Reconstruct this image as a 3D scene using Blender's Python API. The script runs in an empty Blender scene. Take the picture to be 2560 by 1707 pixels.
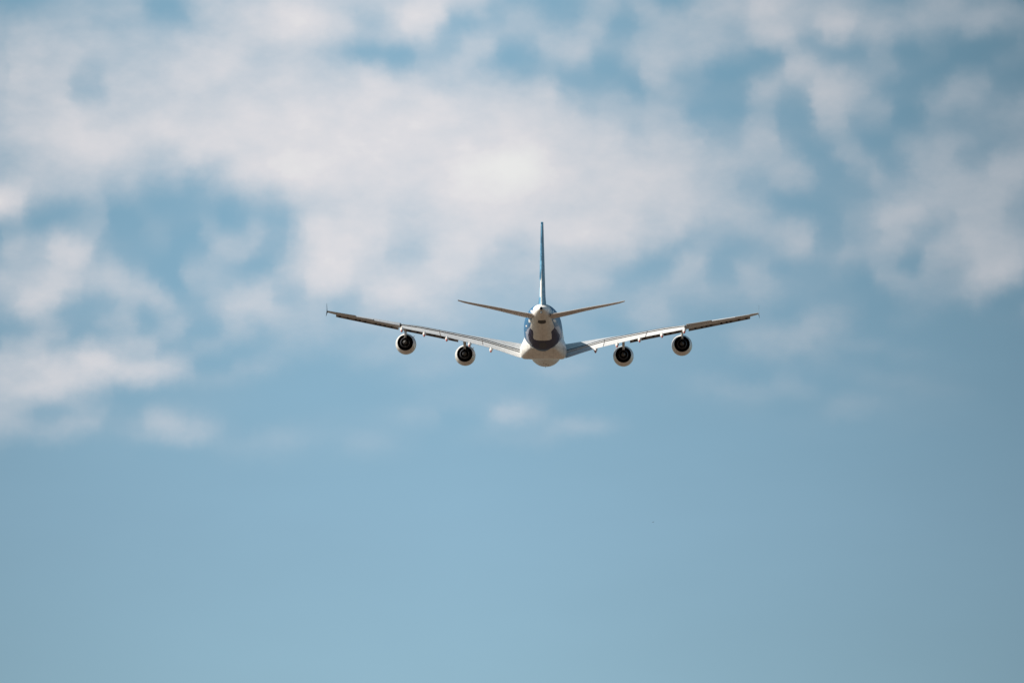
import bpy, bmesh, math, random
from math import radians, sin, cos, pi
from mathutils import Vector, Matrix

random.seed(7)
scene = bpy.context.scene
col = scene.collection

# ------------------------------------------------------------------ camera
CAM_EL = 12.0                      # the lens looks 12 degrees above the horizon, due +Y
cam_d = bpy.data.cameras.new('camera')
cam = bpy.data.objects.new('camera', cam_d)
col.objects.link(cam)
cam.location = (0, 0, 1.7)
cam.rotation_euler = (radians(90 + CAM_EL), 0, 0)
cam_d.sensor_width = 36
cam_d.lens = 36 * 16200 / 2560     # about 228 mm
cam_d.clip_start = 1
cam_d.clip_end = 200000
scene.camera = cam
scene.view_settings.view_transform = 'Standard'
scene.view_settings.look = 'None'
scene.view_settings.exposure = 0.45
scene.view_settings.gamma = 1

# flight attitude
YAW, CLIMB, ROLL = 1.064, CAM_EL - 4.038, 0.491
DIST, OFF_X, OFF_UP = 1212.7, 5.92, 1.506
ce, se = cos(radians(CAM_EL)), sin(radians(CAM_EL))
PLANE_AT = Vector((OFF_X, DIST * ce - OFF_UP * se, 1.7 + DIST * se + OFF_UP * ce))
PLANE_ROT = (Matrix.Rotation(-radians(YAW), 3, 'Z') @ Matrix.Rotation(radians(CLIMB), 3, 'X')
             @ Matrix.Rotation(radians(ROLL), 3, 'Y'))

# ------------------------------------------------------------------ sun and sky
SUN_EL = 41.0
SUN_AZ = -106.0                     # compass style from +Y, clockwise: left of the lens and a little behind
sun_dir = Vector((sin(radians(SUN_AZ)) * cos(radians(SUN_EL)), cos(radians(SUN_AZ)) * cos(radians(SUN_EL)), sin(radians(SUN_EL))))
sun_d = bpy.data.lights.new('sun', 'SUN')
sun = bpy.data.objects.new('sun', sun_d)
col.objects.link(sun)
sun.rotation_euler = sun_dir.to_track_quat('Z', 'Y').to_euler()
sun_d.energy = 5.0
sun_d.angle = radians(0.5)
sun_d.color = (1.0, 0.94, 0.86)

world = bpy.data.worlds.new('World')
scene.world = world
world.use_nodes = True
nt = world.node_tree
nt.nodes.clear()
N = nt.nodes.new


def link(a, b):
    nt.links.new(a, b)


def put(sock, v):
    if hasattr(v, 'is_output') or isinstance(v, bpy.types.NodeSocket):
        nt.links.new(v, sock)
    else:
        sock.default_value = v


def math_(op, a, b=None, c=None, clamp=False):
    n = N('ShaderNodeMath')
    n.operation = op
    n.use_clamp = clamp
    put(n.inputs[0], a)
    if b is not None:
        put(n.inputs[1], b)
    if c is not None:
        put(n.inputs[2], c)
    return n.outputs[0]


def vec(op, a, b=None, c=None):
    n = N('ShaderNodeVectorMath')
    n.operation = op
    put(n.inputs[0], a)
    if b is not None:
        put(n.inputs[1], b)
    if c is not None:
        put(n.inputs[2], c)
    return n.outputs['Value'] if op in ('DOT_PRODUCT', 'LENGTH') else n.outputs[0]


def sstep(v, lo, hi):
    n = N('ShaderNodeMapRange')
    n.interpolation_type = 'SMOOTHSTEP'
    put(n.inputs[0], v)
    n.inputs[1].default_value = lo
    n.inputs[2].default_value = hi
    return n.outputs[0]


def noise(v, scale, detail=4, rough=0.5, color=False):
    n = N('ShaderNodeTexNoise')
    put(n.inputs['Vector'], v)
    n.inputs['Scale'].default_value = scale
    n.inputs['Detail'].default_value = detail
    n.inputs['Roughness'].default_value = rough
    return n.outputs['Color'] if color else n.outputs['Fac']


def mixc(f, a, b, mode='MIX'):
    n = N('ShaderNodeMix')
    n.data_type = 'RGBA'
    n.blend_type = mode
    put(n.inputs[0], f)
    put(n.inputs[6], a)
    put(n.inputs[7], b)
    return n.outputs[2]


tc = N('ShaderNodeTexCoord')
d0 = vec('NORMALIZE', tc.outputs['Generated'])
sep = N('ShaderNodeSeparateXYZ')
link(d0, sep.inputs[0])
AZ = math_('MULTIPLY', math_('ARCTAN2', sep.outputs[0], sep.outputs[1]), 180 / pi)      # azimuth, degrees
EL = math_('MULTIPLY', math_('ARCSINE', sep.outputs[2]), 180 / pi)                      # elevation, degrees

sky = N('ShaderNodeTexSky')
sky.sky_type = 'NISHITA'
sky.sun_disc = False
sky.sun_elevation = radians(SUN_EL)
sky.sun_rotation = radians(SUN_AZ)
sky.air_density = 1.0
sky.dust_density = 1.0
sky.ozone_density = 1.0
SKY_STRENGTH = 0.1
tinted = mixc(1.0, sky.outputs[0], (0.7886, 0.9103, 0.8787, 1), 'MULTIPLY')

# lens vignette painted into the sky ahead: deepest to the right and high up
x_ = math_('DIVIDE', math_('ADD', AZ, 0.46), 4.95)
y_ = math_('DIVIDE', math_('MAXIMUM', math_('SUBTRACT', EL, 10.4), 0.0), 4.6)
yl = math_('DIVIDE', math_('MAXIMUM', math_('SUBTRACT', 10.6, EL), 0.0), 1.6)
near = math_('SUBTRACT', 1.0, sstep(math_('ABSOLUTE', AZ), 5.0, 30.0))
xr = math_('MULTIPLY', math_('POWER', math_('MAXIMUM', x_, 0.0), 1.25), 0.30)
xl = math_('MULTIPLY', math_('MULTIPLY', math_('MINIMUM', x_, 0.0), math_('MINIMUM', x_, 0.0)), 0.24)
vignette = math_('ADD', math_('ADD', xr, xl), math_('MULTIPLY', math_('MULTIPLY', y_, math_('MAXIMUM', x_, 0.0)), 0.14))
vignette = math_('ADD', vignette, math_('MULTIPLY', math_('MINIMUM', yl, 1.0), 0.035))
vignette = math_('MULTIPLY', math_('MINIMUM', vignette, 0.5), near)
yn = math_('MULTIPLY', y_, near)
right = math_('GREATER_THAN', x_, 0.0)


def rgb(*socks):
    n = N('ShaderNodeCombineXYZ')
    for k in range(3):
        put(n.inputs[k], socks[k])
    return n.outputs[0]


LUM = rgb(*[math_('MULTIPLY', math_('SUBTRACT', 1.0, vignette), math_('MULTIPLY_ADD', yn, g, 1.0)) for g in (0.05, 0.145, 0.075)])
LUM_CLOUD = rgb(*[math_('MULTIPLY_ADD', vignette, math_('MULTIPLY_ADD', right, g, -0.4), 1.0) for g in (-0.63, -0.48, -0.38)])  # the same painted vignette, applied to the cloud colour

# cloud bank ahead: cover in percent, one row per 0.09903 degrees of elevation from 15.21670 degrees downwards,
# one column per 0.14463 degrees of azimuth from -4.62821 degrees
COVER = [
    [1, 2, 3, 6, 8, 10, 11, 13, 13, 13, 14, 18, 23, 25, 28, 32, 35, 38, 39, 38, 37, 36, 36, 37, 38, 39, 40, 40, 37, 32, 25, 17, 10, 7, 5, 6, 8, 10, 11, 11, 10, 9, 8, 12, 18, 23, 28, 32, 35, 36, 33, 30, 27, 23, 18, 14, 13, 15, 18, 20, 20, 19, 16, 10, 3],
    [2, 1, 4, 9, 14, 16, 18, 23, 23, 17, 16, 26, 41, 42, 41, 44, 48, 53, 55, 53, 50, 48, 48, 52, 53, 52, 57, 62, 57, 50, 40, 22, 10, 6, 3, 6, 11, 19, 23, 19, 18, 13, 3, 9, 25, 34, 40, 48, 56, 55, 47, 41, 36, 32, 25, 14, 10, 15, 24, 30, 30, 26, 24, 13, 0],
    [3, 0, 4, 13, 20, 23, 27, 34, 31, 14, 7, 21, 50, 56, 53, 59, 64, 72, 76, 71, 66, 60, 56, 59, 64, 68, 79, 88, 73, 63, 54, 28, 18, 12, 4, 5, 11, 29, 35, 22, 28, 25, 3, 13, 37, 48, 54, 68, 84, 78, 60, 51, 48, 44, 34, 17, 10, 21, 36, 47, 44, 31, 29, 25, 3],
    [10, 8, 12, 21, 27, 30, 32, 36, 32, 11, 0, 7, 40, 54, 59, 71, 79, 90, 97, 91, 83, 70, 52, 43, 58, 79, 94, 93, 55, 36, 39, 23, 30, 30, 15, 8, 11, 33, 33, 15, 32, 40, 24, 33, 52, 57, 61, 74, 90, 80, 62, 62, 65, 61, 48, 33, 29, 39, 53, 65, 60, 42, 42, 46, 27],
    [23, 27, 30, 32, 34, 35, 32, 30, 32, 24, 15, 14, 34, 47, 58, 74, 83, 96, 103, 100, 92, 78, 58, 38, 50, 79, 97, 82, 29, 6, 18, 18, 36, 38, 26, 16, 19, 37, 23, 4, 25, 42, 43, 48, 52, 50, 47, 55, 70, 69, 59, 68, 90, 85, 61, 53, 51, 55, 57, 57, 58, 65, 65, 54, 38],
    [32, 43, 46, 43, 40, 41, 37, 34, 39, 40, 37, 40, 49, 54, 63, 73, 76, 85, 93, 92, 82, 68, 62, 52, 54, 65, 84, 64, 27, 26, 39, 35, 33, 32, 37, 35, 39, 45, 22, 8, 25, 37, 42, 42, 47, 47, 38, 47, 74, 81, 58, 51, 91, 91, 57, 61, 50, 43, 39, 29, 31, 50, 44, 26, 25],
    [37, 49, 54, 50, 48, 52, 51, 46, 48, 50, 51, 57, 63, 67, 75, 75, 64, 65, 72, 71, 58, 34, 20, 16, 27, 26, 43, 30, 19, 44, 56, 38, 15, 20, 46, 54, 55, 44, 24, 26, 42, 45, 43, 44, 53, 54, 39, 41, 57, 56, 39, 16, 38, 38, 23, 43, 20, 9, 18, 13, 5, 2, 0, 0, 16],
    [42, 55, 60, 57, 56, 56, 53, 49, 50, 53, 58, 65, 70, 75, 81, 74, 60, 59, 63, 59, 48, 27, 11, 0, 0, 0, 15, 24, 32, 47, 42, 19, 2, 8, 33, 46, 50, 31, 13, 28, 49, 54, 51, 52, 48, 29, 15, 12, 4, 13, 43, 25, 10, 5, 6, 25, 3, 0, 7, 10, 0, 0, 0, 9, 18],
    [50, 64, 66, 63, 61, 50, 41, 46, 51, 55, 62, 70, 75, 79, 80, 73, 66, 70, 72, 66, 62, 57, 57, 55, 33, 15, 32, 43, 53, 54, 32, 14, 8, 8, 17, 18, 28, 17, 2, 15, 34, 54, 42, 33, 23, 0, 0, 0, 3, 35, 78, 63, 41, 34, 23, 32, 27, 4, 5, 3, 0, 0, 3, 15, 13],
    [56, 68, 67, 65, 62, 45, 42, 58, 60, 58, 65, 74, 79, 79, 76, 72, 72, 78, 78, 73, 72, 69, 70, 87, 83, 64, 63, 51, 49, 55, 44, 35, 30, 33, 34, 9, 7, 6, 4, 4, 12, 45, 30, 13, 11, 0, 0, 14, 41, 58, 70, 74, 68, 63, 42, 29, 26, 8, 2, 0, 16, 21, 13, 6, 3],
    [57, 67, 65, 66, 57, 25, 31, 68, 69, 63, 67, 74, 77, 76, 74, 74, 75, 77, 77, 75, 74, 72, 74, 88, 92, 82, 79, 67, 58, 62, 63, 63, 59, 65, 65, 35, 17, 15, 22, 12, 3, 30, 29, 19, 16, 6, 7, 31, 57, 41, 36, 76, 84, 76, 58, 20, 3, 1, 8, 16, 44, 51, 27, 8, 9],
    [56, 65, 65, 70, 66, 32, 34, 68, 68, 65, 69, 73, 74, 75, 77, 82, 82, 80, 82, 84, 81, 82, 91, 95, 86, 80, 85, 89, 83, 75, 74, 75, 74, 76, 76, 60, 42, 31, 38, 36, 23, 31, 32, 22, 10, 6, 6, 25, 42, 18, 14, 62, 79, 67, 52, 31, 11, 7, 23, 36, 50, 48, 30, 24, 32],
    [56, 66, 66, 72, 81, 71, 63, 68, 65, 69, 77, 78, 76, 77, 82, 89, 91, 88, 92, 97, 91, 87, 93, 93, 87, 86, 90, 97, 94, 84, 79, 80, 84, 83, 76, 70, 59, 41, 41, 44, 42, 48, 42, 18, 2, 4, 1, 18, 28, 8, 7, 40, 65, 51, 36, 40, 18, 1, 21, 36, 32, 29, 31, 39, 49],
    [57, 67, 69, 74, 82, 78, 69, 70, 71, 81, 91, 87, 83, 84, 88, 93, 95, 94, 96, 99, 94, 90, 91, 90, 92, 96, 96, 95, 93, 86, 83, 85, 93, 91, 81, 77, 75, 65, 61, 48, 40, 52, 51, 32, 15, 15, 13, 34, 37, 8, 6, 30, 56, 40, 18, 23, 7, 0, 13, 25, 18, 20, 31, 41, 46],
    [56, 67, 73, 82, 90, 86, 82, 86, 84, 87, 93, 89, 89, 93, 95, 94, 94, 94, 93, 94, 93, 95, 96, 93, 95, 99, 98, 94, 91, 88, 87, 90, 96, 96, 87, 81, 82, 84, 84, 65, 50, 59, 64, 56, 38, 26, 28, 52, 54, 20, 10, 21, 35, 28, 9, 7, 7, 10, 21, 29, 26, 26, 27, 31, 36],
    [51, 62, 73, 85, 94, 99, 98, 95, 83, 74, 73, 78, 91, 96, 95, 91, 90, 92, 92, 92, 94, 99, 101, 96, 94, 95, 96, 94, 93, 94, 96, 98, 101, 101, 93, 84, 80, 81, 82, 73, 67, 72, 74, 71, 56, 37, 38, 56, 57, 35, 15, 7, 17, 28, 12, 1, 17, 32, 41, 46, 43, 33, 23, 28, 37],
    [40, 50, 62, 73, 82, 91, 92, 85, 72, 58, 53, 65, 82, 82, 82, 87, 90, 96, 98, 97, 99, 99, 98, 97, 95, 92, 91, 93, 97, 104, 107, 111, 113, 110, 100, 89, 82, 79, 79, 78, 76, 77, 76, 73, 64, 51, 48, 53, 54, 44, 24, 4, 14, 39, 27, 10, 16, 36, 53, 55, 39, 23, 28, 48, 53],
    [30, 40, 53, 59, 66, 74, 74, 66, 62, 52, 48, 56, 54, 52, 68, 90, 98, 103, 106, 102, 101, 97, 93, 96, 97, 91, 88, 90, 99, 107, 112, 118, 121, 116, 105, 94, 87, 83, 85, 89, 85, 82, 79, 73, 64, 56, 50, 44, 45, 50, 39, 14, 8, 29, 37, 30, 7, 25, 55, 57, 40, 30, 52, 77, 72],
    [39, 50, 55, 55, 55, 61, 58, 46, 49, 40, 40, 42, 23, 33, 60, 85, 92, 90, 99, 98, 95, 92, 89, 91, 92, 89, 87, 91, 99, 105, 108, 112, 115, 112, 103, 95, 90, 86, 90, 95, 92, 89, 86, 76, 64, 55, 44, 27, 32, 50, 48, 24, 5, 11, 26, 44, 24, 33, 57, 62, 59, 56, 74, 87, 74],
    [71, 76, 62, 54, 46, 49, 48, 33, 33, 20, 16, 19, 9, 27, 36, 52, 62, 62, 76, 84, 82, 84, 85, 84, 85, 85, 85, 90, 99, 103, 104, 105, 107, 103, 96, 92, 89, 86, 87, 90, 89, 88, 86, 79, 67, 56, 42, 22, 21, 28, 26, 18, 10, 11, 12, 31, 33, 44, 58, 67, 71, 68, 75, 74, 57],
    [104, 85, 44, 36, 27, 30, 32, 17, 16, 7, 0, 2, 5, 12, 6, 19, 30, 35, 49, 64, 68, 74, 81, 81, 78, 77, 78, 84, 92, 97, 99, 100, 99, 94, 86, 83, 83, 83, 83, 85, 83, 77, 78, 81, 72, 59, 50, 36, 20, 2, 0, 3, 8, 14, 17, 36, 48, 62, 66, 70, 74, 70, 72, 58, 38],
    [99, 64, 10, 7, 3, 15, 19, 0, 0, 4, 2, 2, 5, 6, 0, 9, 14, 10, 25, 58, 71, 73, 81, 82, 73, 66, 69, 76, 83, 88, 91, 93, 92, 88, 80, 76, 80, 84, 84, 85, 79, 67, 73, 80, 67, 54, 54, 50, 30, 9, 6, 3, 6, 18, 31, 62, 85, 88, 69, 63, 72, 73, 71, 51, 31],
    [34, 26, 0, 0, 6, 19, 24, 0, 0, 5, 8, 5, 5, 16, 0, 1, 23, 10, 26, 73, 89, 84, 88, 88, 77, 65, 66, 73, 80, 85, 89, 91, 89, 90, 89, 87, 92, 94, 91, 88, 73, 65, 78, 67, 48, 41, 44, 49, 40, 34, 35, 17, 8, 27, 33, 53, 78, 70, 44, 41, 64, 74, 71, 53, 38],
    [0, 15, 11, 23, 36, 32, 26, 4, 1, 8, 11, 2, 0, 23, 22, 21, 41, 19, 33, 78, 96, 95, 93, 90, 82, 69, 64, 71, 82, 89, 91, 89, 74, 79, 94, 100, 104, 97, 94, 89, 69, 68, 68, 34, 27, 27, 23, 31, 40, 49, 57, 36, 8, 22, 33, 45, 62, 39, 27, 41, 65, 80, 77, 64, 50],
    [17, 39, 33, 51, 71, 61, 30, 6, 4, 7, 10, 0, 0, 17, 43, 46, 30, 9, 30, 67, 90, 97, 91, 83, 72, 52, 49, 65, 83, 89, 83, 71, 48, 51, 72, 80, 81, 74, 77, 78, 60, 52, 33, 17, 30, 19, 6, 8, 27, 47, 59, 43, 13, 24, 39, 50, 60, 31, 42, 60, 72, 88, 84, 77, 63],
    [28, 43, 44, 60, 84, 78, 35, 18, 7, 1, 1, 0, 8, 19, 39, 35, 11, 14, 39, 66, 87, 94, 84, 74, 60, 39, 43, 67, 83, 84, 68, 53, 46, 51, 57, 54, 52, 48, 51, 50, 30, 16, 15, 42, 43, 11, 14, 16, 18, 24, 32, 24, 21, 37, 33, 36, 30, 10, 49, 57, 60, 82, 83, 87, 75],
    [29, 38, 45, 58, 73, 63, 37, 37, 15, 6, 0, 0, 33, 30, 23, 7, 1, 29, 53, 74, 94, 97, 84, 74, 67, 57, 63, 77, 84, 78, 60, 48, 52, 59, 60, 58, 53, 49, 37, 22, 7, 2, 24, 53, 35, 6, 24, 37, 23, 3, 7, 7, 15, 21, 12, 31, 19, 1, 38, 38, 46, 78, 93, 100, 72],
    [49, 54, 53, 64, 72, 61, 52, 58, 38, 30, 2, 0, 29, 28, 19, 15, 24, 40, 46, 65, 94, 95, 79, 76, 80, 82, 81, 80, 76, 65, 50, 43, 42, 44, 52, 59, 56, 52, 34, 11, 10, 20, 34, 42, 33, 14, 21, 39, 33, 12, 10, 10, 10, 2, 0, 34, 41, 30, 34, 33, 48, 79, 98, 84, 38],
    [50, 58, 68, 80, 75, 57, 44, 53, 53, 53, 40, 0, 14, 27, 38, 53, 61, 48, 26, 39, 68, 59, 50, 68, 83, 89, 82, 72, 61, 47, 37, 34, 32, 30, 37, 43, 43, 41, 32, 17, 23, 35, 32, 29, 33, 25, 22, 33, 36, 25, 15, 8, 6, 4, 1, 11, 25, 32, 26, 32, 45, 61, 54, 24, 0],
    [34, 55, 82, 81, 50, 23, 7, 18, 39, 39, 51, 17, 10, 25, 48, 61, 63, 53, 28, 29, 40, 22, 27, 58, 72, 75, 70, 62, 52, 38, 29, 28, 27, 26, 27, 29, 27, 26, 25, 24, 34, 39, 25, 15, 18, 18, 16, 21, 20, 11, 6, 7, 8, 9, 4, 0, 3, 14, 17, 20, 20, 29, 8, 0, 2],
    [22, 44, 66, 51, 18, 6, 11, 17, 27, 7, 21, 20, 10, 15, 39, 48, 45, 51, 43, 36, 35, 22, 28, 47, 49, 47, 49, 51, 46, 34, 26, 23, 22, 21, 20, 20, 17, 13, 9, 15, 34, 37, 22, 9, 6, 6, 7, 9, 5, 0, 7, 24, 22, 11, 4, 0, 3, 8, 8, 3, 0, 7, 0, 0, 14],
    [11, 18, 30, 29, 15, 9, 25, 32, 30, 4, 15, 31, 13, 6, 26, 35, 23, 29, 37, 35, 34, 28, 26, 29, 29, 28, 32, 38, 36, 28, 22, 18, 16, 16, 16, 14, 13, 9, 2, 6, 23, 28, 18, 9, 5, 5, 10, 15, 15, 15, 25, 37, 28, 12, 2, 1, 5, 5, 2, 0, 0, 0, 2, 3, 7],
    [0, 0, 7, 37, 32, 2, 4, 23, 30, 15, 28, 30, 1, 1, 19, 27, 13, 9, 20, 24, 24, 21, 18, 18, 21, 22, 24, 26, 25, 21, 17, 14, 13, 13, 12, 12, 11, 10, 5, 6, 13, 15, 10, 7, 7, 12, 22, 29, 33, 37, 35, 32, 23, 13, 3, 0, 1, 1, 0, 0, 0, 0, 0, 0, 0],
    [9, 41, 44, 21, 16, 34, 43, 41, 53, 59, 14, 0, 16, 24, 16, 6, 5, 12, 16, 15, 13, 11, 12, 17, 21, 21, 19, 18, 18, 16, 13, 12, 11, 11, 12, 11, 10, 10, 9, 7, 6, 7, 7, 5, 5, 7, 13, 23, 27, 27, 29, 20, 13, 15, 16, 11, 3, 0, 0, 0, 0, 0, 0, 0, 0],
    [52, 48, 53, 59, 63, 74, 91, 77, 36, 22, 35, 33, 12, 0, 0, 0, 9, 14, 11, 7, 4, 4, 10, 16, 17, 13, 13, 15, 16, 13, 11, 10, 10, 12, 14, 15, 13, 10, 8, 7, 6, 5, 4, 4, 3, 3, 5, 7, 11, 14, 12, 12, 9, 0, 0, 0, 6, 8, 5, 2, 0, 0, 0, 0, 0],
    [52, 63, 72, 75, 76, 81, 87, 86, 85, 88, 76, 53, 25, 0, 1, 18, 19, 9, 2, 0, 0, 1, 5, 6, 6, 9, 16, 18, 14, 9, 7, 8, 8, 10, 17, 24, 22, 14, 7, 5, 5, 4, 4, 4, 2, 0, 0, 0, 2, 3, 2, 4, 5, 6, 5, 0, 0, 0, 0, 2, 2, 1, 0, 0, 0],
    [60, 60, 64, 79, 90, 79, 61, 57, 61, 61, 52, 32, 15, 14, 15, 9, 2, 0, 0, 0, 0, 1, 0, 1, 3, 6, 8, 6, 4, 5, 6, 7, 6, 6, 7, 9, 8, 5, 2, 2, 2, 3, 4, 7, 12, 13, 6, 0, 4, 15, 8, 0, 0, 2, 8, 11, 11, 10, 7, 2, 0, 0, 0, 0, 0],
    [57, 67, 79, 82, 73, 56, 35, 14, 0, 0, 0, 0, 1, 2, 1, 0, 0, 0, 0, 0, 0, 0, 0, 0, 0, 1, 2, 5, 8, 10, 10, 8, 7, 7, 7, 6, 4, 3, 2, 1, 2, 2, 3, 5, 8, 13, 19, 19, 15, 13, 14, 8, 0, 0, 0, 2, 5, 6, 8, 8, 5, 2, 0, 0, 0],
    [45, 53, 55, 46, 32, 19, 7, 2, 0, 1, 3, 4, 4, 4, 3, 2, 1, 0, 0, 0, 0, 0, 0, 0, 1, 2, 5, 8, 8, 7, 8, 14, 19, 18, 11, 2, 0, 0, 0, 0, 1, 1, 2, 2, 2, 3, 4, 5, 3, 0, 0, 1, 11, 18, 17, 11, 6, 4, 3, 3, 2, 1, 0, 0, 0],
    [48, 38, 16, 0, 5, 22, 23, 9, 5, 16, 24, 20, 12, 6, 2, 0, 0, 0, 0, 0, 1, 2, 2, 3, 6, 11, 15, 12, 0, 0, 5, 32, 46, 36, 15, 3, 2, 3, 0, 0, 0, 0, 0, 0, 1, 1, 2, 2, 1, 0, 1, 5, 11, 12, 8, 4, 3, 3, 3, 2, 2, 1, 1, 0, 0],
    [45, 37, 22, 16, 26, 39, 31, 10, 9, 30, 45, 44, 36, 24, 10, 1, 0, 1, 3, 4, 4, 4, 4, 3, 4, 6, 7, 5, 0, 0, 3, 10, 7, 3, 9, 21, 29, 28, 17, 5, 0, 0, 0, 0, 0, 0, 0, 1, 1, 2, 2, 1, 0, 0, 0, 1, 3, 3, 2, 2, 1, 1, 1, 0, 0],
    [23, 22, 23, 27, 25, 15, 6, 6, 11, 19, 28, 37, 38, 25, 9, 3, 7, 13, 15, 12, 8, 7, 10, 11, 8, 5, 2, 0, 1, 3, 6, 8, 9, 11, 11, 6, 0, 0, 0, 0, 0, 0, 0, 0, 0, 0, 0, 0, 0, 0, 1, 1, 1, 1, 1, 1, 1, 0, 0, 0, 0, 0, 0, 0, 0],
    [4, 1, 0, 0, 0, 0, 0, 0, 0, 0, 0, 0, 1, 2, 5, 9, 12, 12, 9, 4, 1, 3, 9, 12, 9, 5, 2, 0, 0, 0, 0, 0, 0, 0, 1, 0, 0, 0, 0, 0, 0, 0, 0, 0, 0, 0, 0, 0, 0, 0, 0, 0, 0, 0, 0, 0, 0, 0, 0, 0, 0, 0, 0, 0, 0],
    [1, 0, 0, 0, 0, 0, 1, 1, 1, 0, 0, 0, 0, 0, 1, 2, 2, 2, 2, 1, 1, 1, 1, 1, 1, 1, 0, 0, 0, 0, 0, 0, 0, 0, 0, 0, 0, 0, 0, 0, 0, 0, 0, 0, 0, 0, 0, 0, 0, 0, 0, 0, 0, 0, 0, 0, 0, 0, 0, 0, 0, 0, 0, 0, 0],
    [0, 0, 0, 0, 0, 0, 0, 0, 0, 0, 0, 0, 0, 0, 0, 0, 0, 0, 0, 0, 0, 0, 0, 0, 0, 0, 0, 0, 0, 0, 0, 0, 0, 0, 0, 0, 0, 0, 0, 0, 0, 0, 0, 0, 0, 0, 0, 0, 0, 0, 0, 0, 0, 0, 0, 0, 0, 0, 0, 0, 0, 0, 0, 0, 0],
]
ROWS = [[v / 100.0 for v in row] for row in COVER]
NR, NC = len(ROWS), len(ROWS[0])
wn = vec('SUBTRACT', noise(d0, 190, 3, 0.55, color=True), (0.5, 0.5, 0.5))
wn2 = vec('SUBTRACT', noise(d0, 560, 3, 0.5, color=True), (0.5, 0.5, 0.5))
ws = N('ShaderNodeSeparateXYZ')
link(vec('ADD', vec('MULTIPLY', wn, (0.17, 0.0, 0.10)), vec('MULTIPLY', wn2, (0.09, 0.0, 0.06))), ws.inputs[0])
azw = math_('ADD', AZ, ws.outputs[0])
elw = math_('ADD', EL, ws.outputs[2])
u = math_('DIVIDE', math_('SUBTRACT', azw, -4.62821), 0.14463 * (NC - 1), clamp=True)
t = math_('DIVIDE', math_('SUBTRACT', 15.21670, elw), 0.09903)
cu = N('ShaderNodeCombineXYZ')
for k in range(3):
    link(u, cu.inputs[k])
tt = N('ShaderNodeCombineXYZ')
for k in range(3):
    link(t, tt.inputs[k])
total = None
for r0 in range(0, NR, 3):
    cn = N('ShaderNodeRGBCurve')
    m = cn.mapping
    m.use_clip = True
    for k in range(3):
        row = ROWS[min(r0 + k, NR - 1)]
        pts = m.curves[k].points
        while len(pts) < NC:
            pts.new(0.5, 0.5)
        for i in range(NC):
            pts[i].location = (i / (NC - 1), min(row[i] / 1.3, 1.0))
    m.update()
    link(cu.outputs[0], cn.inputs['Color'])
    ad = vec('ABSOLUTE', vec('SUBTRACT', tt.outputs[0], (r0, r0 + 1, r0 + 2)))
    b2 = vec('MAXIMUM', vec('SUBTRACT', (2, 2, 2), ad), (0, 0, 0))
    b1 = vec('MAXIMUM', vec('SUBTRACT', (1, 1, 1), ad), (0, 0, 0))
    w = vec('SUBTRACT', vec('MULTIPLY', vec('MULTIPLY', b2, b2), b2),
            vec('MULTIPLY', vec('MULTIPLY', vec('MULTIPLY', b1, b1), b1), (4, 4, 4)))
    dp = vec('DOT_PRODUCT', cn.outputs[0], w)
    total = dp if total is None else math_('ADD', total, dp)
bank = math_('MULTIPLY', total, 1.3 / 6.0)
# wisps: the edges of the bank fray, its middle stays even
fine = math_('SUBTRACT', noise(vec('MULTIPLY', d0, (1.0, 1.0, 1.7)), 230, 5, 0.55), 0.5)
edge = math_('MULTIPLY', bank, math_('SUBTRACT', 1.25, bank))
bank = math_('MULTIPLY_ADD', math_('MULTIPLY', fine, math_('MAXIMUM', edge, 0.0)), 0.95, bank)
# scattered cloud over the rest of the sky
st = vec('MULTIPLY', d0, (1, 1, 2.2))
rest = sstep(noise(st, 4.5, 7, 0.55), 0.62, 0.84)
rest = math_('MULTIPLY', rest, sstep(EL, 1.0, 9.0))
inside = math_('MULTIPLY', math_('SUBTRACT', 1.0, sstep(math_('ABSOLUTE', AZ), 4.7, 5.8)),
               math_('SUBTRACT', 1.0, sstep(EL, 15.1, 16.2)))
low = math_('MULTIPLY', inside, 1.0)
fm = N('ShaderNodeMix')
link(low, fm.inputs[0])
link(rest, fm.inputs[2])
link(bank, fm.inputs[3])
cover = fm.outputs[0]
a_ = math_('MINIMUM', math_('MAXIMUM', cover, 0.0), 1.0)
thick = math_('MAXIMUM', math_('SUBTRACT', cover, 0.97), 0.0)
cloud = mixc(math_('MULTIPLY', thick, 5.0, clamp=True), (5.3473, 5.2931, 5.5119, 1), (6.0231, 6.0231, 5.9650, 1))
# sky dimmed above the frame to weaken fill light; faint unevenness of the air
overhead_dim = math_('MULTIPLY_ADD', sstep(EL, 17.0, 45.0), -0.45, 1.0)
air = math_('MULTIPLY_ADD', math_('SUBTRACT', noise(vec('MULTIPLY', d0, (1.0, 1.0, 3.0)), 28, 3, 0.5), 0.5), 0.07, 1.0)
both = math_('MULTIPLY', overhead_dim, air)
final = mixc(a_, vec('MULTIPLY', vec('MULTIPLY', tinted, LUM), rgb(both, both, both)), vec('MULTIPLY', vec('MULTIPLY', cloud, LUM_CLOUD), rgb(overhead_dim, overhead_dim, overhead_dim)))
bg = N('ShaderNodeBackground')
bg.inputs['Strength'].default_value = SKY_STRENGTH
link(final, bg.inputs['Color'])
wo = N('ShaderNodeOutputWorld')
link(bg.outputs[0], wo.inputs['Surface'])
world.cycles.sampling_method = 'MANUAL'
world.cycles.sample_map_resolution = 512

# ------------------------------------------------------------------ materials
def new_mat(name):
    m = bpy.data.materials.new(name)
    m.use_nodes = True
    t_ = m.node_tree
    b = t_.nodes['Principled BSDF']
    return m, t_, b


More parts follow.
